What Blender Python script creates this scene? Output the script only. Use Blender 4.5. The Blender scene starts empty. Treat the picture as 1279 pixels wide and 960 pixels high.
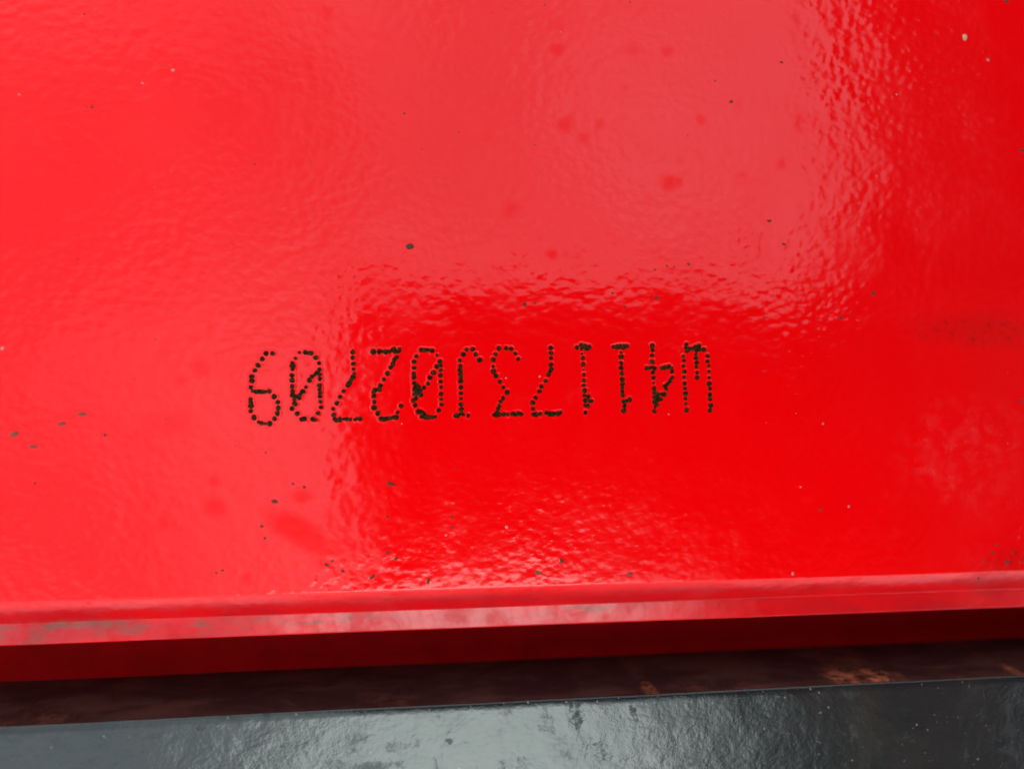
import bpy, bmesh, math, random
from mathutils import Vector, Matrix, noise
random.seed(7)
S = bpy.context.scene
C = S.collection
MM = 0.001
# ------------------------------------------------------------------ camera
FPX = 1000.0                      # focal length in photo pixels (photo 1279 x 960)
YAW = math.radians(7.2)
FWD = Vector((math.sin(YAW), 0, -math.cos(YAW)))
RGT = Vector((math.cos(YAW), 0, math.sin(YAW)))
UPV = Vector((0, 1, 0))
DIST = 0.100
CAM = -FWD * DIST
cd = bpy.data.cameras.new("camera")
cd.sensor_width = 36
cd.lens = 18 * FPX / 639.5
cd.clip_start = 0.002
cd.clip_end = 500
cd.dof.use_dof = True
cd.dof.focus_distance = DIST
cd.dof.aperture_fstop = 9.0
co = bpy.data.objects.new("camera", cd)
C.objects.link(co)
co.matrix_world = Matrix.Translation(CAM) @ Matrix((RGT, UPV, -FWD)).transposed().to_4x4()
S.camera = co
# ------------------------------------------------------------------ sky and sun (bright overcast)
SUN_TILT, SUN_X = math.radians(28), math.radians(4)
sund = Vector((math.sin(SUN_X), -math.sin(SUN_TILT), math.cos(SUN_TILT))).normalized()
w = bpy.data.worlds.new("World")
S.world = w
w.use_nodes = True
nt = w.node_tree
nt.nodes.clear()
sky = nt.nodes.new("ShaderNodeTexSky")
sky.sky_type = 'NISHITA'
sky.sun_disc = False
sky.sun_elevation = math.asin(sund.z)
sky.sun_rotation = math.atan2(sund.x, sund.y)
sky.air_density = 1.0
sky.dust_density = 1.6
sky.ozone_density = 1.0
hsv = nt.nodes.new("ShaderNodeHueSaturation")
hsv.inputs['Saturation'].default_value = 0.3      # thin cloud takes most of the blue away
bg = nt.nodes.new("ShaderNodeBackground")
bg.inputs['Strength'].default_value = 0.15
wo = nt.nodes.new("ShaderNodeOutputWorld")
nt.links.new(sky.outputs[0], hsv.inputs['Color'])
# broad bright and dull patches of the cloud deck
tc = nt.nodes.new("ShaderNodeTexCoord")
cm = nt.nodes.new("ShaderNodeMapping")
cm.inputs['Location'].default_value = (10.7, 15.5, 5.4)
cl = nt.nodes.new("ShaderNodeTexNoise")
cl.inputs['Scale'].default_value = 1.6
cl.inputs['Detail'].default_value = 3.0
cr = nt.nodes.new("ShaderNodeMapRange")
for i, v in enumerate((0.35, 0.65, 0.6, 1.6)):
    cr.inputs[i + 1].default_value = v
cx = nt.nodes.new("ShaderNodeVectorMath")
cx.operation = 'SCALE'
nt.links.new(tc.outputs['Generated'], cm.inputs[0])
nt.links.new(cm.outputs[0], cl.inputs['Vector'])
nt.links.new(cl.outputs[0], cr.inputs[0])
dk = nt.nodes.new("ShaderNodeMix")          # even cloud deck over the blue
dk.data_type = 'RGBA'
dk.inputs[0].default_value = 0.8
dk.inputs[7].default_value = (5.2, 5.5, 6.15, 1)
nt.links.new(hsv.outputs[0], dk.inputs[6])
nt.links.new(dk.outputs[2], cx.inputs[0])
c2 = nt.nodes.new("ShaderNodeTexNoise")          # finer billows
c2.inputs['Scale'].default_value = 7.0
c2.inputs['Detail'].default_value = 4.0
nt.links.new(cm.outputs[0], c2.inputs['Vector'])
r2 = nt.nodes.new("ShaderNodeMapRange")
for i, v in enumerate((0.3, 0.7, 0.68, 1.32)):
    r2.inputs[i + 1].default_value = v
nt.links.new(c2.outputs[0], r2.inputs[0])
mm = nt.nodes.new("ShaderNodeMath")
mm.operation = 'MULTIPLY'
nt.links.new(cr.outputs[0], mm.inputs[0])
nt.links.new(r2.outputs[0], mm.inputs[1])
nt.links.new(mm.outputs[0], cx.inputs['Scale'])
nt.links.new(cx.outputs[0], bg.inputs[0])
nt.links.new(bg.outputs[0], wo.inputs[0])
sl = bpy.data.lights.new("sun", 'SUN')
sl.energy = 0.5
sl.angle = math.radians(26)
sl.color = (1.0, 0.985, 0.96)
so = bpy.data.objects.new("sun", sl)
C.objects.link(so)
so.rotation_euler = sund.to_track_quat('Z', 'Y').to_euler()
S.view_settings.view_transform = 'Standard'
S.view_settings.look = 'None'
S.view_settings.exposure = 0.56
S.view_settings.gamma = 1.0
S.view_settings.use_curve_mapping = False
S.render.engine = 'CYCLES'
S.cycles.use_denoising = True

# ------------------------------------------------------------------ helpers
def at(px, py, z=0.0):
    """point at height z (m) seen at photo pixel px, py"""
    d = FWD + RGT * ((px - 639.5) / FPX) - UPV * ((py - 480) / FPX)
    t = (z - CAM.z) / d.z
    return CAM + d * t

def tag(o, label=None, cat=None, group=None, kind=None):
    for k, v in (('label', label), ('category', cat), ('group', group), ('kind', kind)):
        if v:
            o[k] = v
    return o

def empty(name, loc):
    o = bpy.data.objects.new(name, None)
    o.location = loc
    o.empty_display_size = 0.01
    C.objects.link(o)
    return o

def obj(name, bm, m, parent=None, smooth=False):
    me = bpy.data.meshes.new(name)
    bm.normal_update()
    bm.to_mesh(me)
    bm.free()
    if smooth:
        for p in me.polygons:
            p.use_smooth = True
    o = bpy.data.objects.new(name, me)
    me.materials.append(m)
    C.objects.link(o)
    if parent:
        o.parent = parent
        o.location = -parent.location
    return o

class Mat:
    def __init__(s, name):
        s.m = bpy.data.materials.new(name)
        s.m.use_nodes = True
        s.t = s.m.node_tree
        s.t.nodes.clear()
        s.out = s.n("ShaderNodeOutputMaterial")
        s.p = s.n("ShaderNodeBsdfPrincipled")
        s.l(s.p.outputs[0], s.out.inputs[0])
        g = s.n("ShaderNodeNewGeometry")
        s.pos = g.outputs['Position']
    def n(s, t, **k):
        x = s.t.nodes.new(t)
        for a, b in k.items():
            setattr(x, a, b)
        return x
    def l(s, a, b):
        s.t.links.new(a, b)
    def set(s, inp, v):
        if hasattr(v, 'is_output') or hasattr(v, 'links'):
            s.l(v, s.p.inputs[inp])
        else:
            s.p.inputs[inp].default_value = v
    def noise(s, scale, detail=2.0, rough=0.5, dist=0.0, vec=None, stretch=None):
        v = vec or s.pos
        if stretch:
            mp = s.n("ShaderNodeMapping")
            mp.inputs['Scale'].default_value = stretch
            s.l(v, mp.inputs[0])
            v = mp.outputs[0]
        x = s.n("ShaderNodeTexNoise")
        x.inputs['Scale'].default_value = scale
        x.inputs['Detail'].default_value = detail
        x.inputs['Roughness'].default_value = rough
        x.inputs['Distortion'].default_value = dist
        s.l(v, x.inputs['Vector'])
        return x.outputs[0]
    def math(s, op, a, b=None, clamp=False):
        x = s.n("ShaderNodeMath", operation=op, use_clamp=clamp)
        for i, v in enumerate((a, b)):
            if v is None:
                continue
            if isinstance(v, (int, float)):
                x.inputs[i].default_value = v
            else:
                s.l(v, x.inputs[i])
        return x.outputs[0]
    def ramp(s, v, a, b, lo=0.0, hi=1.0):
        x = s.n("ShaderNodeMapRange", interpolation_type='SMOOTHSTEP')
        s.l(v, x.inputs[0])
        for i, q in enumerate((a, b, lo, hi)):
            x.inputs[i + 1].default_value = q
        return x.outputs[0]
    def mix(s, f, a, b):
        x = s.n("ShaderNodeMix", data_type='RGBA')
        if isinstance(f, (int, float)):
            x.inputs[0].default_value = f
        else:
            s.l(f, x.inputs[0])
        for i, v in ((6, a), (7, b)):
            if isinstance(v, tuple):
                x.inputs[i].default_value = (*v, 1)
            else:
                s.l(v, x.inputs[i])
        return x.outputs[2]
    def blob(s, c, rx, ry, wob, soft=0.5, rot=0.0, amt=0.5):
        """soft mask 1 inside an ellipse (m) around world point c, edge broken by noise wob"""
        mp = s.n("ShaderNodeMapping", vector_type='TEXTURE')
        mp.inputs['Location'].default_value = c
        mp.inputs['Rotation'].default_value = (0, 0, rot)
        mp.inputs['Scale'].default_value = (rx, ry, 10)
        s.l(s.pos, mp.inputs[0])
        ln = s.n("ShaderNodeVectorMath", operation='LENGTH')
        s.l(mp.outputs[0], ln.inputs[0])
        d = s.math('ADD', ln.outputs['Value'], s.math('MULTIPLY', s.math('SUBTRACT', wob, 0.5), 2 * amt))
        return s.ramp(d, 1 - soft, 1 + soft, 1, 0)
    def maxi(s, vs):
        r = vs[0]
        for v in vs[1:]:
            r = s.math('MAXIMUM', r, v)
        return r
    def bump(s, h, dist, prev=None, strength=1.0):
        b = s.n("ShaderNodeBump")
        b.inputs['Strength'].default_value = strength
        b.inputs['Distance'].default_value = dist
        s.l(h, b.inputs['Height'])
        if prev:
            s.l(prev, b.inputs['Normal'])
        return b.outputs[0]

# ------------------------------------------------------------------ materials
def red_paint():
    m = Mat("red_enamel")
    sep = m.n("ShaderNodeSeparateXYZ")
    m.l(m.pos, sep.inputs[0])
    # orange peel of the sprayed coat
    peelA = m.noise(900, 1.6, 0.45, 0.0, stretch=(0.8, 1.15, 1))
    peelB = m.noise(230, 1.5, 0.5, 0.2)
    wave = m.noise(45, 1.0, 0.5)
    var = m.ramp(m.noise(38, 2.0), 0.3, 0.72, 0.45, 1.35)
    flat = m.ramp(sep.outputs[1], -0.0262, -0.0248, 0.2, 1)      # the paint runs smooth over the fold
    vo = m.n("ShaderNodeTexVoronoi", feature='SMOOTH_F1')
    vo.inputs['Scale'].default_value = 1000
    vo.inputs['Smoothness'].default_value = 1.0
    m.l(m.pos, vo.inputs['Vector'])
    peelA = m.math('ADD', m.math('MULTIPLY', peelA, 0.6), m.math('MULTIPLY', m.math('SUBTRACT', 0.85, vo.outputs['Distance']), 0.55))
    hp = m.math('MULTIPLY', m.math('SUBTRACT', peelA, 0.5), m.math('MULTIPLY', var, flat))
    peelB = m.math('MULTIPLY', m.math('SUBTRACT', peelB, 0.5), flat)
    b = m.bump(wave, 0.00030)
    b = m.bump(peelB, 0.000060, b)
    b = m.bump(hp, 0.000078, b)
    m.set('Normal', b)
    m.set('Coat Normal', b)
    # dull finger marks and dried drops
    w1 = m.noise(420, 3.0, 0.6)
    spots = []
    for (px, py, r, q) in ((705, 155, 11, .9), (695, 62, 9, .9), (834, 64, 9, .7), (835, 228, 11, 1), (848, 226, 7, .9), (875, 150, 7, .7),
                        (695, 30, 12, .5), (790, 60, 11, .5), (750, 155, 7, .6), (728, 172, 9, .7), (270, 633, 13, 1), (268, 600, 9, .8), (378, 620, 11, .9),
                        (250, 460, 12, .6), (205, 655, 12, .8), (310, 722, 10, 1), (225, 475, 10, .5), (205, 540, 11, .5),
                        (640, 260, 12, .7), (610, 170, 10, .5), (400, 705, 7, .9), (975, 205, 8, .6), (690, 318, 8, .9), (180, 665, 20, .5)):
        c = at(px, py)
        k = r * 0.0001
        spots.append(m.math('MULTIPLY', m.blob(c, k, k * 0.9, w1, 0.75, 0, 0.9), q * 0.75))
    spots.append(m.blob(at(375, 665), 0.0046, 0.0015, w1, 0.7, math.radians(-32), 0.7))
    spots.append(m.math('MULTIPLY', m.blob(at(210, 530), 0.0035, 0.0015, w1, 0.6, 0.3, 0.8), 0.35))
    rnd = m.ramp(m.noise(190, 3, 0.6), 0.60, 0.74, 0, 0.5)
    dull = m.maxi(spots + [rnd])
    film = m.math('ADD', m.ramp(m.noise(24, 4, 0.6, 0.6), 0.25, 0.8, 0.085, 0.17), m.ramp(m.noise(150, 5, 0.65, 0.4), 0.4, 0.75, 0.0, 0.08))
    m.p.inputs['Coat IOR'].default_value = 1.43
    m.p.inputs['Specular IOR Level'].default_value = 0.0
    m.set('Roughness', 0.6)
    # colour: very even pigment, dirt at right; pale patches painted in as faint reflections
    base = m.mix(m.noise(60, 3), (0.87, 0.0004, 0.0014), (0.92, 0.0006, 0.0024))
    fleckn = m.ramp(m.noise(900, 4, 0.7), 0.50, 0.68)
    wob = m.noise(140, 3)
    glintA = m.blob(at(1190, 180), 0.009, 0.017, wob, 0.6, 0.3, 0.5)
    glintB = m.blob(at(1205, 568), 0.0075, 0.0065, wob, 0.55, 0.2, 0.6)
    dC = m.blob(at(1262, 705), 0.006, 0.0022, wob, 0.6, 0.2, 0.8)
    dust = m.math('MULTIPLY', m.maxi([m.math('MULTIPLY', glintA, 0.06), m.math('MULTIPLY', glintB, m.ramp(m.noise(380, 4, 0.65, 0.5), 0.42, 0.66, 0.0, 0.24))]), m.ramp(fleckn, 0, 1, 0.35, 1))  # faint speckled highlights at the right, painted as paler red
    col = m.mix(dust, base, (0.75, 0.12, 0.12))  # the mask dust holds the faint highlights, painted as paler red
    grime = m.math('MULTIPLY', m.maxi([m.blob(at(1225, 410), 0.008, 0.0022, wob, 0.6, 0, 0.6), dC]),
                   m.ramp(fleckn, 0, 1, 0.15, 0.5))
    col = m.mix(grime, col, (0.10, 0.008, 0.006))
    # the lip is handled: patchy worn gloss
    lb = m.math('MULTIPLY', m.ramp(sep.outputs[1], -0.0276, -0.0284, 0, 1), m.ramp(m.noise(260, 5, 0.7, 0.5, stretch=(0.7, 0.5, 1)), 0.42, 0.66))
    m.set('Coat Weight', m.math('SUBTRACT', m.ramp(dull, 0, 1, 1.0, 0.45), m.math('MULTIPLY', lb, 0.5)))
    m.set('Coat Roughness', m.math('ADD', m.math('ADD', film, m.math('MULTIPLY', dull, 0.22)), m.math('MULTIPLY', lb, 0.1)))
    # painted shade and rubbed dirt darken the red of fold and lip
    shade_dirt = m.math('MULTIPLY', m.ramp(sep.outputs[1], -0.0254, -0.0268, 0, 1), m.ramp(m.noise(170, 6, 0.7, 0.5, stretch=(0.35, 1.2, 1)), 0.3, 0.62, 0.4, 0.85))
    col = m.mix(shade_dirt, col, (0.46, 0.006, 0.010))
    # scuffs along the lip where hands and tools rub
    lip = m.ramp(sep.outputs[1], -0.0276, -0.0284, 0, 1)
    sc = m.ramp(m.noise(420, 5, 0.7, 0.4, stretch=(0.5, 1.3, 1)), 0.42, 0.62)
    scl = m.maxi([m.blob(at(i, j), a * 1e-4, b_ * 1e-4, wob, 0.6, 0, 0.8) for i, j, a, b_ in
                  ((12, 792, 45, 20), (148, 786, 36, 18), (240, 790, 14, 10), (70, 785, 60, 10), (700, 768, 60, 7), (400, 780, 90, 6))])
    col = m.mix(m.math('MULTIPLY', m.math('MULTIPLY', sc, scl), m.math('MULTIPLY', lip, 0.85)), col, (0.16, 0.07, 0.05))
    m.set('Base Color', col)
    return m.m

def grey_paint():
    m = Mat("charcoal_paint")
    b = m.bump(m.noise(60, 2), 0.00016)
    b = m.bump(m.noise(260, 3, 0.55, 0.3), 0.00011, b)
    b = m.bump(m.noise(800, 4, 0.65), 0.00004, b)
    m.set('Normal', b)
    m.p.inputs['Specular Tint'].default_value = (0.86, 1.0, 0.955, 1)
    wob = m.noise(420, 5, 0.7)
    stain = m.ramp(m.noise(170, 5, 0.7, 0.8), 0.50, 0.72)
    wobc = m.noise(900, 6, 0.75, 0.6)
    chips = m.maxi([m.math('MULTIPLY', m.blob(at(px, py, 0.0006), a * 1e-4, c * 1e-4, wobc, 0.35, r, 1.6), q) for px, py, a, c, r, q in
                    ((718, 886, 10, 16, 0.15, 1), (722, 900, 5, 12, 0.1, .9), (792, 893, 4, 16, 0.25, 1), (645, 952, 22, 8, 0, .7), (925, 925, 12, 14, 0, .7), (250, 908, 7, 5, 0, .8),
                     (290, 915, 18, 8, 0, .5), (355, 928, 5, 6, 0, .8), (560, 925, 5, 5, 0, .8), (745, 938, 16, 12, -.3, .7), (470, 957, 30, 8, 0, .6), (500, 930, 30, 7, 0.2, .5), (865, 950, 22, 9, 0.3, .7))])
    chips = m.math('MULTIPLY', chips, m.ramp(m.noise(500, 5, 0.75), 0.38, 0.62, 0.1, 0.8))
    k = m.maxi([m.math('MULTIPLY', stain, 0.5), chips])
    m.set('Roughness', m.ramp(k, 0, 1, 0.20, 0.55))
    m.set('Specular IOR Level', m.ramp(k, 0, 1, 0.72, 0.30))
    col = m.mix(m.noise(90, 4, 0.6), (0.009, 0.010, 0.010), (0.016, 0.016, 0.016))
    specks = m.ramp(m.noise(1300, 2, 0.6), 0.70, 0.76)
    dirt = m.ramp(m.noise(120, 4, 0.7), 0.42, 0.75)
    col = m.mix(m.math('MULTIPLY', dirt, 0.25), col, (0.045, 0.032, 0.028))
    col = m.mix(m.math('MULTIPLY', specks, 0.7), col, (0.16, 0.15, 0.13))
    ol = m.blob(at(1085, 915, 0.0006), 0.0022, 0.0040, wob, 0.5, 0, 0.9)
    col = m.mix(m.math('MULTIPLY', ol, 0.08), col, (0.10, 0.09, 0.05))
    m.set('Base Color', col)
    return m.m

def rusty_edge():
    m = Mat("rusty_primer")
    b = m.bump(m.noise(500, 5, 0.7), 0.00012)
    m.set('Normal', b)
    wob = m.noise(500, 5, 0.75)
    base = m.mix(m.ramp(m.noise(150, 4, 0.7, 0.5, stretch=(0.5, 1, 1)), 0.4, 0.68), (0.020, 0.010, 0.008), (0.060, 0.028, 0.020))
    sp = m.n("ShaderNodeSeparateXYZ")
    m.l(m.pos, sp.inputs[0])
    low = m.ramp(sp.outputs[2], -0.0062, -0.0015, 0.15, 1)
    rust = m.maxi([m.math('MULTIPLY', m.blob(at(px, py, -0.003), a * 1e-4, 1.0, wob, 0.6, 0, 0.9), q) for px, py, a, q in
                   ((1050, 840, 22, 1), (1090, 842, 26, 1), (1255, 835, 8, .6), (805, 865, 8, .6), (60, 880, 40, .15), (480, 880, 40, .12), (900, 860, 60, .12), (1200, 840, 50, .1))])
    rust = m.math('MULTIPLY', rust, low)
    rn = m.ramp(m.noise(420, 6, 0.8, 0.3), 0.44, 0.62)
    col = m.mix(m.math('MULTIPLY', rust, rn), base, (0.42, 0.14, 0.06))
    m.set('Base Color', col)
    m.set('Roughness', 0.55)
    m.p.inputs['Specular IOR Level'].default_value = 0.35
    return m.m

def ink():
    m = Mat("burnt_brown_ink")
    n1 = m.noise(2600, 3, 0.6)
    col = m.mix(m.ramp(n1, 0.4, 0.7), (0.016, 0.006, 0.0015), (0.060, 0.030, 0.008))
    m.set('Base Color', col)
    m.set('Roughness', 0.6)
    m.set('Specular IOR Level', 0.03)
    m.set('Normal', m.bump(m.noise(3000, 3), 0.00003))
    return m.m

def plain(name, col, rough, spec=0.5, nscale=300, namt=0.25, bumpd=0.00002):
    m = Mat(name)
    d = tuple(c * (1 - namt) for c in col)
    m.set('Base Color', m.mix(m.noise(nscale, 4, 0.6), d, col))
    m.set('Roughness', rough)
    m.set('Specular IOR Level', spec)
    m.set('Normal', m.bump(m.noise(nscale * 2, 3), bumpd))
    return m.m

M_RED, M_GREY, M_EDGE, M_INK = red_paint(), grey_paint(), rusty_edge(), ink()
M_SPECK = plain("dried_dirt", (0.12, 0.055, 0.028), 0.8, 0.2, 3000, 0.5)
M_SAND = plain("sand_grain", (0.62, 0.45, 0.24), 0.6, 0.4, 3000, 0.3)
M_GAP_SHADE = plain('gap_shaded_red_enamel', (0.44, 0.0015, 0.003), 0.7, 0.04, 200, 0.5)  # deeper red for the flange, shade of the gap put into the colour
M_SMEAR = plain('brown_smear', (0.30, 0.075, 0.040), 0.7, 0.2, 3000, 0.5)
M_FINE = plain('reddish_brown_dirt', (0.17, 0.05, 0.03), 0.8, 0.1, 3000, 0.5)
M_GRIT = plain('grey_grit', (0.26, 0.22, 0.17), 0.8, 0.2, 3000, 0.5)
M_PALE = plain("paint_dust", (0.62, 0.22, 0.20), 0.6, 0.4, 3000, 0.3)

# ------------------------------------------------------------------ red cover: folded sheet steel
X0, X1 = -0.26, 0.22
def bend(pts, radii, n=7):
    """round the corners of a polyline"""
    out = [Vector(pts[0])]
    for i in range(1, len(pts) - 1):
        p, a, b, r = Vector(pts[i]), Vector(pts[i - 1]), Vector(pts[i + 1]), radii[i]
        ua, ub = (a - p).normalized(), (b - p).normalized()
        ang = ua.angle(ub)
        t = min(r / math.tan(ang / 2), 0.48 * min((a - p).length, (b - p).length))
        A, B = p + ua * t, p + ub * t
        for k in range(n + 1):
            q = k / n
            out.append(A * (1 - q) ** 2 + p * 2 * q * (1 - q) + B * q * q)
    out.append(Vector(pts[-1]))
    return out

def sweep(prof, xs, wob=0.0, seed=0.0, fade=False):
    bm = bmesh.new()
    rows = []
    for x in xs:
        row = []
        for (y, z) in prof:
            f = min(1.0, max(0.0, (prof[0][0] - y) / 0.0015)) if fade else 1.0
            dy = f * wob * noise.noise(Vector((x * 60 + seed, y * 40, 3.1)))
            dy += f * wob * 0.35 * noise.noise(Vector((x * 420 + seed, y * 90, 1.3)))
            dz = f * wob * 0.6 * noise.noise(Vector((x * 50, y * 40 + seed, 9.7)))
            row.append(bm.verts.new((x, y + dy, z + dz)))
        rows.append(row)
    for a, b in zip(rows, rows[1:]):
        for i in range(len(a) - 1):
            bm.faces.new((a[i], b[i], b[i + 1], a[i + 1]))
    bmesh.ops.recalc_face_normals(bm, faces=bm.faces)
    return bm

NX = 640
XS = [X0 + (X1 - X0) * i / NX for i in range(NX + 1)]
YE, YA, YC, YF = -25.3 * MM, -28.3 * MM, -31.0 * MM, -39.3 * MM
ZA, ZC, ZF, ZG = -2.15 * MM, -2.40 * MM, -14.0 * MM, 0.6 * MM

red = tag(empty("red_steel_cover", (0, 0, 0)),
          "glossy red enamelled steel cover with an upside down row of black dotted characters", "steel cover")
# the flat face, slightly dished like real sheet
bm = bmesh.new()
NXF, NYF = NX, 90
PROF = bend([(YE + 0.0009, 0.0), (YE, 0.0), (YA, ZA), (YC, ZC), (YC + 0.0002, ZF)], [0, 0.0007, 0.0004, 0.00035, 0], 8)
cut = 1 + 9 + 5
YT = 0.20
g = []
for i in range(NXF + 1):
    x = X0 + (X1 - X0) * i / NXF
    row = []
    for (y, z) in PROF[cut - 1:0:-1]:
        f = min(1.0, max(0.0, (PROF[0][0] - y) / 0.0015))
        row.append(bm.verts.new((x, y + f * 0.00003 * noise.noise(Vector((x * 60, y * 40, 3.1))), z + f * 0.000018 * noise.noise(Vector((x * 50, y * 40, 9.7))))))
    for j in range(NYF + 1):
        t = j / NYF
        y = YE + 0.0009 + (YT - YE) * t ** 1.5
        row.append(bm.verts.new((x, y, 0)))
    g.append(row)
for i in range(NXF):
    for j in range(len(g[0]) - 1):
        bm.faces.new((g[i][j], g[i + 1][j], g[i + 1][j + 1], g[i][j + 1]))
# sheet thickness: back face and rear/side returns
face = obj("face_panel", bm, M_RED, red, True)
mod = face.modifiers.new("thickness", 'SOLIDIFY')
mod.thickness = 0.0012
mod.offset = -1

obj("folded_lip", sweep(PROF[cut - 1:], XS, 0.00003), M_RED, red, True)
# flange at the bottom of the gap, part of the red cover's frame
obj("lower_flange", sweep([(YC + 0.0008, ZF + 0.0001), (YC - 0.001, ZF), (YF + 0.0015, ZF - 0.0003), (YF - 0.0008, ZF - 0.0003), (YF - 0.0008, ZF - 0.0020), (YC + 0.0008, ZF - 0.0018)], XS, 0.0001), M_GAP_SHADE, red)

# ------------------------------------------------------------------ charcoal beam below it
grey = tag(empty("charcoal_steel_beam", (0, YF, ZG)),
           "weathered charcoal painted steel beam with a rusty edge running along below the red cover", "steel beam")
YB = -0.13
bm = bmesh.new()
g = []
NYG = 40
gp = [(YF - 0.00001, ZG - 0.0003), (YF - 0.00004, ZG - 0.00017), (YF - 0.00015, ZG - 0.00006), (YF - 0.0003, ZG)]
gp += [(YF - 0.0003 + (YB - YF) * (k / NYG) ** 1.3, ZG) for k in range(1, NYG + 1)]
obj("top_plate", sweep(gp, XS, 0.00007, 5.0), M_GREY, grey, True)
wp = [(YF - 0.00001, ZG - 0.0003)] + [(YF, ZG - 0.0003 - (ZG - ZF + 0.003 - 0.0003) * k / 6) for k in range(1, 7)]
obj("rusty_side_edge", sweep(wp, XS, 0.00007, 5.0), M_EDGE, grey, True)

# ------------------------------------------------------------------ serial characters, dot by dot
def rim(bm, p, r, h):
    n = 10
    rings = []
    for f, z in ((1.55, -0.00001), (1.22, h), (0.85, h * 0.9)):
        rings.append([bm.verts.new(p + Vector((math.cos(k * math.tau / n) * r * f, math.sin(k * math.tau / n) * r * f, z * (1 if z < 0 else random.uniform(0.6, 1.2))))) for k in range(n)])
    for a, b in zip(rings, rings[1:]):
        for k in range(n):
            j = (k + 1) % n
            bm.faces.new((a[k], a[j], b[j], b[k]))

def dot(bm, p, r, h):
    """one low domed, slightly ragged ink dot"""
    n = 9
    a0 = random.random() * 6.28
    sx, sy = random.uniform(0.88, 1.16), random.uniform(0.88, 1.1)
    ring0, ring1 = [], []
    for k in range(n):
        a = a0 + k * math.tau / n
        q = r * random.uniform(0.86, 1.14)
        v = Vector((math.cos(a) * q * sx, math.sin(a) * q * sy, 0))
        ring0.append(bm.verts.new(p + v + Vector((0, 0, -0.00002))))
        ring1.append(bm.verts.new(p + v * 0.72 + Vector((0, 0, h * random.uniform(0.7, 1.0)))))
    c = bm.verts.new(p + Vector((0, 0, h * random.uniform(0.75, 1.25))))
    for k in range(n):
        j = (k + 1) % n
        bm.faces.new((ring0[k], ring0[j], ring1[j], ring1[k]))
        bm.faces.new((ring1[k], ring1[j], c))

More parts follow.
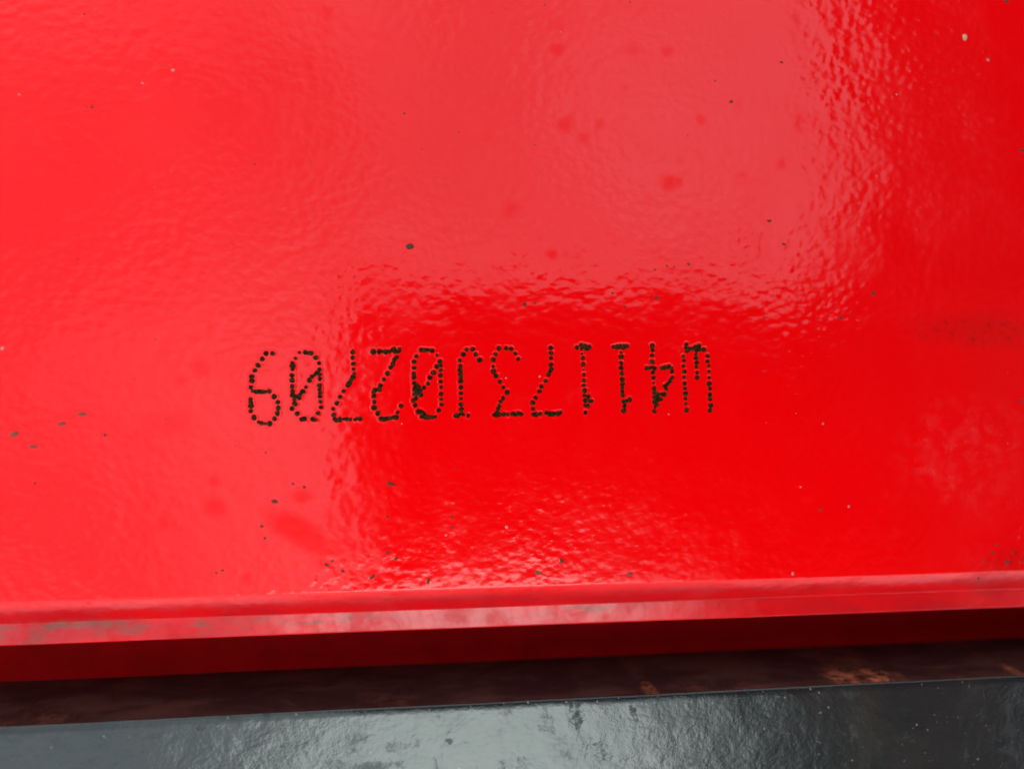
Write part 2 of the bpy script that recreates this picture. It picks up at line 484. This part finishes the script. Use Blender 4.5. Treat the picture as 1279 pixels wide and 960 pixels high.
A, B_, C_, D_, E_ = (300, 425, 8), (400, 425, 8), (500, 425, 8), (600, 420, 7.99), (740, 420, 7.99)
CH = [
 ("digit", "dotted digit 9 standing upside down at the left end of the row", A, [(325,130),(258,132),(218,185),(178,248),(150,298),(117,358),(118,405),(110,468),(130,505),(160,512),(190,512),(220,510),(250,512),(290,505),(340,560),(378,615),(378,672),(372,725),(345,780),(298,830),(250,830,.7),(212,825),(190,818,.7),(140,770),(105,705),(108,655),(105,620),(105,588)]),
 ("digit", "dotted slashed zero nearest the left end of the row", A, [(590,122,.7),(650,118),(680,122),(712,128),(755,172),(553,178,.8),(790,228,.8),(523,230),(523,280),(525,258),(518,350),(518,395),(522,460),(525,510),(530,550),(540,590),(542,630),(520,680),(568,732),(612,790),(640,785),(730,785),(755,795,.7),(718,780),(780,725,.85),(805,668,.85),(800,612,.9),(798,560),(800,525),(795,485),(793,450),(795,385),(790,340),(790,295),(765,320),(745,345),(715,365),(695,400),(658,465,.8),(625,510),(600,540),(590,575),(565,560)]),
 ("digit", "dotted digit 7 standing upside down between the left zero and the 2", B_, [(327,115),(325,172,.9),(335,232,.9),(333,290,.85),(338,335),(325,370),(305,400),(290,430),(272,450),(235,510,.9),(198,568,.9),(168,625),(127,685,.85),(133,742),(145,785),(165,795),(190,790),(230,785,.65),(262,785,.9),(300,790,.75),(345,790,.8),(360,778,.7),(400,785)]),
 ("digit", "dotted digit 2 standing upside down", B_, [(528,112),(590,112),(620,112),(655,115),(690,112),(720,100),(750,110),(790,95),(780,110),(730,85),(765,170),(740,200),(730,235),(705,270),(670,332),(635,390,.9),(600,450),(590,485),(550,495),(535,515),(535,555),(540,615),(540,672),(575,725),(608,780),(635,785),(665,780),(695,775),(735,770),(760,765),(775,718,.85),(808,655)]),
 ("digit", "dotted slashed zero between the 2 and the J", C_, [(210,100),(240,102),(275,98),(315,103),(160,160,.9),(137,215,.9),(137,275,.9),(137,335),(140,370),(145,430),(140,470),(160,450),(190,465),(145,500),(170,495),(200,500),(235,475),(150,540),(175,530),(205,545),(155,580),(135,600),(150,645),(275,430,.9),(300,370),(332,322),(370,260),(365,150,.75),(398,210),(400,250),(402,300),(405,350),(405,410),(408,470,.95),(410,535),(410,585),(415,640,.85),(382,700,.9),(345,762,.8),(315,765),(285,765),(250,765),(215,760),(230,735),(210,715),(182,708)]),
 ("letter", "dotted letter J standing upside down", C_, [(790,198),(755,140),(725,88),(663,92),(630,140),(597,202,.95),(598,260),(600,300),(603,340),(605,375),(605,410),(607,470),(605,525),(607,583,.95),(608,640),(610,690),(608,735),(575,752),(635,745,.8),(680,752),(560,750)]),
 ("digit", "dotted digit 3 standing upside down", D_, [(185,122),(258,122),(305,125,.85),(350,172,.8),(380,228),(153,180,.95),(125,232,.95),(127,298,.75),(130,350),(155,395),(192,453,.95),(228,507,.95),(265,558),(228,615),(205,650),(190,690),(175,720),(165,755),(140,785),(160,790),(195,780),(235,775,.85),(275,780,.85),(325,775),(350,780),(380,770),(405,775,.9)]),
 ("digit", "dotted digit 7 between the 3 and the ones", D_, [(703,115),(705,165),(703,215),(705,285),(708,325),(695,350),(683,378),(650,440,.95),(612,500),(590,548),(550,610),(523,662,.95),(525,718,.85),(530,780),(555,778),(600,772,.8),(660,765),(690,770),(720,775),(745,772),(775,770),(795,760)]),
 ("digit", "dotted digit 1 next to the 7", D_, [(960,110),(1010,90),(1040,100),(1075,100),(1010,120),(1085,115),(1060,120),(1015,172,.65),(1023,218,.85),(1025,280,.95),(1028,333,.45),(1030,380,.85),(1032,437,.9),(1032,490,.85),(1040,545),(1040,590),(1045,640),(1050,690),(1080,640),(1075,600),(1105,650),(1075,690),(1045,762)]),
 ("digit", "dotted digit 1 next to the 4", E_, [(210,105),(240,105),(275,102),(310,105),(345,98),(285,160,.7),(287,205),(287,270),(285,318),(290,367),(298,430),(298,475),(297,515),(298,545),(300,585),(310,650),(340,645),(370,632),(320,690),(313,740)]),
 ("digit", "dotted digit 4 standing upside down", E_, [(597,95),(597,140),(597,190),(595,255),(540,318),(575,315),(605,310),(620,320),(603,360),(607,410),(610,465,.7),(615,520),(620,560),(650,575),(685,575),(715,580),(625,610),(660,610),(645,600),(620,650),(655,640),(685,625),(640,680),(625,700),(620,745),(690,315),(725,310),(760,305),(790,315),(797,350),(797,410),(775,445),(750,470),(725,500),(735,525)]),
 ("letter", "dotted letter W standing upside down at the right end of the row", E_, [(940,80),(935,115),(965,125),(945,140),(1000,125),(1030,110),(1060,95),(1070,130),(1035,140),(1100,130),(1115,135),(1035,180),(1035,215),(1037,260),(1038,300),(1045,360,.85),(1043,412),(905,200,.85),(912,240,.85),(908,298,.9),(917,352,.9),(915,405,.9),(920,470),(923,520),(928,570),(930,620),(933,672,.85),(937,735),(1148,200,.9),(1150,250),(1160,295,.9),(1163,350,.9),(1165,412,.8),(1165,470),(1170,520),(1170,580),(1173,620),(1178,688),(1175,735)]),
]
for kind, lab, (ox, oy, sc), pts in CH:
    bm, bm2 = bmesh.new(), bmesh.new()
    for q in pts:
        s_ = q[2] if len(q) > 2 else 1.0
        p = at(ox + q[0] / sc, oy + q[1] / sc)
        s_ *= random.uniform(0.84, 1.10)
        p = p + Vector((random.uniform(-1, 1), random.uniform(-1, 1), 0)) * 0.00003
        dot(bm, p, 0.00039 * s_, 0.000038)
        rim(bm2, p, 0.00040 * s_, 0.000018)
    c = tag(obj(kind, bm, M_INK, red, True), lab)
    obj("raised_rim", bm2, M_RED, c, True)

# ------------------------------------------------------------------ dirt
def crumb(bm, p, rx, ry, rot, h):
    n = 8
    rings = []
    for lv, (f, z) in enumerate(((1.0, -0.00003), (0.85, h * 0.5), (0.45, h))):
        ring = []
        for k in range(n):
            a = k * math.tau / n
            q = f * random.uniform(0.75, 1.2)
            v = Vector((math.cos(a) * rx * q, math.sin(a) * ry * q, 0))
            v.rotate(Matrix.Rotation(rot, 3, 'Z'))
            ring.append(bm.verts.new(p + v + Vector((0, 0, z * (1 if z < 0 else random.uniform(0.7, 1.2))))))
        rings.append(ring)
    for a, b in zip(rings, rings[1:]):
        for k in range(n):
            j = (k + 1) % n
            bm.faces.new((a[k], a[j], b[j], b[k]))
    bm.faces.new(rings[-1])

BIG = [  # px, py, rx, ry (photo px), rot, material, label
 (512, 308, 6.5, 4.5, 0.3, M_SPECK, "dark brown crumb of dirt on the bright red face above the 2"),
 (1205, 47, 4.5, 6, 0.1, M_SAND, "pale yellow grain of sand near the top right corner of the red face"),
 (103, 517, 7, 2.6, 0.0, M_SMEAR, "flat brown fleck, uppermost of the cluster left of the dotted 9"),
 (77, 529, 6, 3, 0.0, M_SMEAR, "flat brown fleck in the middle of the cluster left of the dotted 9"),
 (18, 542, 6, 4, 0.5, M_SMEAR, "greyish brown smear of dirt closest to the left edge of the red face"),
 (41, 558, 7, 2.4, 0.0, M_SMEAR, "flat brown fleck, lowest of the cluster left of the dotted 9"),
 (488, 604, 7, 2.6, -0.4, M_SPECK, "thin dark splinter of dirt below the dotted 2"),
 (535, 725, 2.0, 5.5, 0.0, M_SPECK, "upright black sliver standing on the fold edge of the red face"),
 (672, 715, 7, 3, -0.3, M_SMEAR, "dark speck among the highlights just above the fold"),
 (702, 700, 3, 4, 0.6, M_SPECK, "small pointed dark speck uphill of the fold highlights"),
 (786, 717, 6, 2.6, 0.2, M_SMEAR, "brown speck at the right of the highlights above the fold"),
]
for (px, py, rx, ry, rot, mt, lab) in BIG:
    p = at(px, py)
    bm = bmesh.new()
    k = 0.0001 * 0.85
    crumb(bm, Vector((0, 0, 0)), rx * k, ry * k, rot, 0.00012)
    o = obj("dirt_speck", bm, mt, None, True)
    o.location = p
    tag(o, lab, "dirt speck", "specks of dirt on the red face")
small = [(913,127,3),(976,78,3.5),(131,543,2.6),(44,603,2.2),(343,626,4),(380,608,3),(327,657,3),(331,672,2),(408,705,3.5),(428,713,3),(465,720,4),
 (115,134,2.2),(820,372,3),(1091,366,4.2),(1050,397,3.5),(655,380,4.5),(668,378,2.5),(818,337,2),(979,305,3),(962,276,3),(106,18,1.6),(1257,2,4),(1277,188,4),
 (1275,500,4),(1025,637,3),(765,366,2.4),(780,383,2.2),(955,397,2.6),(893,101,1.6),(1258,702,4),(484,645,2),(565,645,2.6),(565,658,3),(484,690,3),(495,697,3),
 (860,330,2.5),(833,332,2),(842,333,2),(960,276,2.5),(332,565,2),(1245,680,2.5),(1240,690,3),(1230,700,2.5),(318,205,1.3),(505,142,1.5),(570,585,2),(598,625,1.5),(1222,722,3),(905,652,1.3),(415,700,2),(270,715,2.3),(278,712,2.3),(366,604,2),(1265,690,3)]
bm = bmesh.new()
for (px, py, r) in small:
    r *= 0.85
    crumb(bm, at(px, py), r * 1e-4 * random.uniform(0.8, 1.3), r * 1e-4 * random.uniform(0.5, 0.9), random.uniform(-0.8, 0.8), 0.00006)
for k in range(26):
    p = at(random.uniform(-40, 1320), random.uniform(-40, 725))
    r = random.uniform(0.5, 1.3)
    crumb(bm, p, r * 1e-4, r * 0.8e-4, random.uniform(0, 3), 0.00004)
tag(obj("fine_dirt", bm, M_FINE, None, True), "tiny dark specks of grit scattered over the glossy red face", "dirt", kind='stuff')
bm = bmesh.new()
for (px, py, r) in [(216,88,3),(3,435,3),(178,104,2),(633,658,3),(674,470,2),(632,472,1.8),(1234,75,3),(557,668,2),(990,722,3),(502,529,1.5),(835,517,1.5),(1060,632,2),
                    (1000,608,1.8),(1028,529,2),(24,118,1.5),(700,40,1.4),(1120,118,2),(1095,220,1.5)] + [(random.uniform(0,1279), random.uniform(0,700), random.uniform(.4,.9)) for _ in range(14)]:
    if py > 700: py = 716
    r *= 0.85
    crumb(bm, at(px, py), r * 1e-4, r * 0.8e-4, random.uniform(0, 3), 0.00006)
tag(obj("pale_grit", bm, M_PALE, None, True), "pale pinkish grains of dust scattered over the glossy red face", "dust", kind='stuff')
# grit lying on the charcoal plate
bm = bmesh.new()
for k in range(60):
    px, py = random.uniform(820, 1300), random.uniform(850, 980)
    p = at(px, py, ZG)
    if p.y > YF - 0.0004:
        continue
    r = random.choice((0.4, 0.5, 0.6, 0.8, 0.9, 1.7))
    crumb(bm, p, r * 1e-4, r * 0.8e-4, random.uniform(0, 3), 0.00008)
for k in range(28):
    p = at(random.uniform(0, 1279), 0, ZG)
    p.y = YF - 0.0002 - abs(random.gauss(0, 0.0004))
    r = random.choice((0.5, 0.6, 0.8, 0.9, 1.7))
    crumb(bm, p, r * 1e-4, r * 0.8e-4, random.uniform(0, 3), 0.00010)
tag(obj("beam_grit", bm, M_GRIT, None, True), "pale grains of grit lying on the charcoal beam", "grit", kind='stuff')

# ------------------------------------------------------------------ the photographer and the phone (seen only as the dark reflection in the paint)
M_PHONE = plain("phone_glass", (0.012, 0.012, 0.014), 0.12, 0.5, 200, 0.2, 0.0)
M_CLOTH = plain("dark_jacket_cloth", (0.018, 0.018, 0.022), 0.9, 0.2, 400, 0.4, 0.0002)
M_TROU = plain("dark_trousers_cloth", (0.02, 0.022, 0.03), 0.9, 0.2, 400, 0.4, 0.0002)
M_SKIN = plain("skin", (0.28, 0.15, 0.10), 0.55, 0.4, 200, 0.15, 0.00005)
M_HAIR = plain("dark_hair", (0.015, 0.011, 0.009), 0.7, 0.3, 900, 0.4, 0.0003)
PH_X0, PH_X1, PH_Y0, PH_Y1 = -0.016, 0.144, -0.052, 0.024     # phone edges around the lens, in the phone's own plane
def ph(x, y, z):                                              # z = distance behind the lens
    return CAM + RGT * x + UPV * y - FWD * (z + 0.0015)
phone = tag(empty("phone", ph((PH_X0 + PH_X1) / 2, 0, 0)), "black phone held level just above the red cover", "phone")
def slab(x0, x1, y0, y1, z0, z1, r, n=6):
    bm = bmesh.new()
    pts = []
    for cx, cy, a0 in ((x1 - r, y1 - r, 0), (x0 + r, y1 - r, 90), (x0 + r, y0 + r, 180), (x1 - r, y0 + r, 270)):
        for k in range(n + 1):
            a = math.radians(a0 + 90 * k / n)
            pts.append((cx + r * math.cos(a), cy + r * math.sin(a)))
    lo = [bm.verts.new(ph(x, y, z0)) for x, y in pts]
    hi = [bm.verts.new(ph(x, y, z1)) for x, y in pts]
    bm.faces.new(lo)
    bm.faces.new(hi[::-1])
    for k in range(len(pts)):
        j = (k + 1) % len(pts)
        bm.faces.new((lo[k], hi[k], hi[j], lo[j]))
    bmesh.ops.recalc_face_normals(bm, faces=bm.faces)
    return bm
obj("phone_body", slab(PH_X0, PH_X1, PH_Y0, PH_Y1, 0.0012, 0.0095, 0.009), M_PHONE, phone)
obj("camera_bump", slab(-0.012, 0.026, -0.012, 0.012, 0.0, 0.0011, 0.006), M_PHONE, phone)

def skin(name, verts, edges, mat, parent, sub=2):
    me = bpy.data.meshes.new(name)
    me.from_pydata([v[0] for v in verts], edges, [])
    o = bpy.data.objects.new(name, me)
    C.objects.link(o)
    o.parent = parent
    o.location = -parent.location
    md = o.modifiers.new("skin", 'SKIN')
    for i, v in enumerate(verts):
        sv = me.skin_vertices[0].data[i]
        sv.radius = v[1] if isinstance(v[1], tuple) else (v[1], v[1])
        sv.use_root = (i == 0)
    md.use_smooth_shade = True
    sb = o.modifiers.new("smooth", 'SUBSURF')
    sb.levels = sb.render_levels = sub
    me.materials.append(mat)
    return o
person = tag(empty("person", (0.52, -0.05, -0.85)),
             "person in a dark jacket leaning over from the right, holding the phone", "person")
PX = 0.54
J = [  # jacket + sleeves: one continuous mesh
 ((PX + 0.02, 0.03, 0.08), (0.15, 0.14)), ((PX - 0.03, 0.05, 0.24), (0.18, 0.15)), ((PX - 0.10, 0.08, 0.38), (0.19, 0.15)), ((PX - 0.13, 0.09, 0.46), (0.11, 0.09)),
 ((PX - 0.16, 0.30, 0.42), 0.095), ((PX - 0.22, 0.34, 0.26), 0.070), ((0.265, 0.10, 0.165), 0.040),
 ((PX - 0.14, -0.16, 0.40), 0.085), ((0.185, -0.25, 0.28), 0.068), ((0.195, -0.125, 0.140), 0.046),
]
skin("jacket", J, [(0, 1), (1, 2), (2, 3), (3, 4), (4, 5), (5, 6), (3, 7), (7, 8), (8, 9)], M_CLOTH, person)
skin("trousers", [((PX + 0.03, -0.02, 0.06), (0.15, 0.11)), ((PX + 0.04, 0.08, -0.06), 0.088), ((PX + 0.05, 0.10, -0.42), 0.06), ((PX + 0.08, 0.10, -0.80), 0.042),
                  ((PX + 0.04, -0.12, -0.06), 0.088), ((PX + 0.05, -0.14, -0.42), 0.06), ((PX + 0.08, -0.14, -0.80), 0.042)],
     [(0, 1), (1, 2), (2, 3), (0, 4), (4, 5), (5, 6)], M_TROU, person)
for sy in (0.10, -0.14):
    skin("shoe", [((PX + 0.10, sy, -0.81), 0.035), ((PX + 0.02, sy, -0.82), (0.035, 0.028)), ((PX - 0.09, sy, -0.83), (0.036, 0.02))], [(0, 1), (1, 2)], M_HAIR, person)
# head with face, looking down at the phone
hc = Vector((0.42, 0.10, 0.56))
skin("head", [((PX - 0.17, 0.02, 0.47), 0.06), (tuple(hc + Vector((0.04, 0, -0.02))), 0.058), (tuple(hc), (0.085, 0.078)), (tuple(hc + Vector((-0.045, 0, -0.02))), (0.07, 0.06)),
              (tuple(hc + Vector((-0.075, 0, -0.075))), 0.012), (tuple(hc + Vector((-0.02, 0, -0.085))), 0.035)],
     [(0, 1), (1, 2), (2, 3), (3, 4), (3, 5)], M_SKIN, person)
skin("hair", [(tuple(hc + Vector((0.05, 0, 0.01))), 0.07), (tuple(hc + Vector((0.0, 0, 0.045))), (0.085, 0.07)), (tuple(hc + Vector((-0.05, 0, 0.03))), 0.055)], [(0, 1), (1, 2)], M_HAIR, person)
# two hands: palm and five fingers each, closing on the right hand end of the phone
def hand_mesh(wrist, palm, spread, reach, thumb):
    vs = [(tuple(wrist), 0.027), (tuple(palm), (0.036, 0.018))]
    es = [(0, 1)]
    for k in range(4):
        off = spread * ((k - 1.5) * 0.0185)
        ln = (0.052, 0.062, 0.058, 0.044)[k]
        i = len(vs)
        vs += [(tuple(palm + off + reach * 0.030), 0.0098), (tuple(palm + off + reach * (0.030 + ln * 0.55) - FWD * 0.010), 0.0088),
               (tuple(palm + off + reach * (0.028 + ln) - FWD * 0.006), 0.0076)]
        es += [(1, i), (i, i + 1), (i + 1, i + 2)]
    i = len(vs)
    vs += [(tuple(palm + thumb * 0.034 + reach * 0.008 + FWD * 0.006), 0.012), (tuple(palm + thumb * 0.044 + reach * 0.034 + FWD * 0.006), 0.0095)]
    es += [(1, i), (i, i + 1)]
    return vs, es
v, e = hand_mesh(Vector((0.185, -0.110, 0.128)), ph(0.128, -0.080, 0.012), RGT, UPV, -RGT)
skin("hand", v, e, M_SKIN, person)
v, e = hand_mesh(Vector((0.240, 0.020, 0.160)), ph(0.176, -0.022, 0.012), UPV, -RGT, UPV)
skin("hand", v, e, M_SKIN, person)
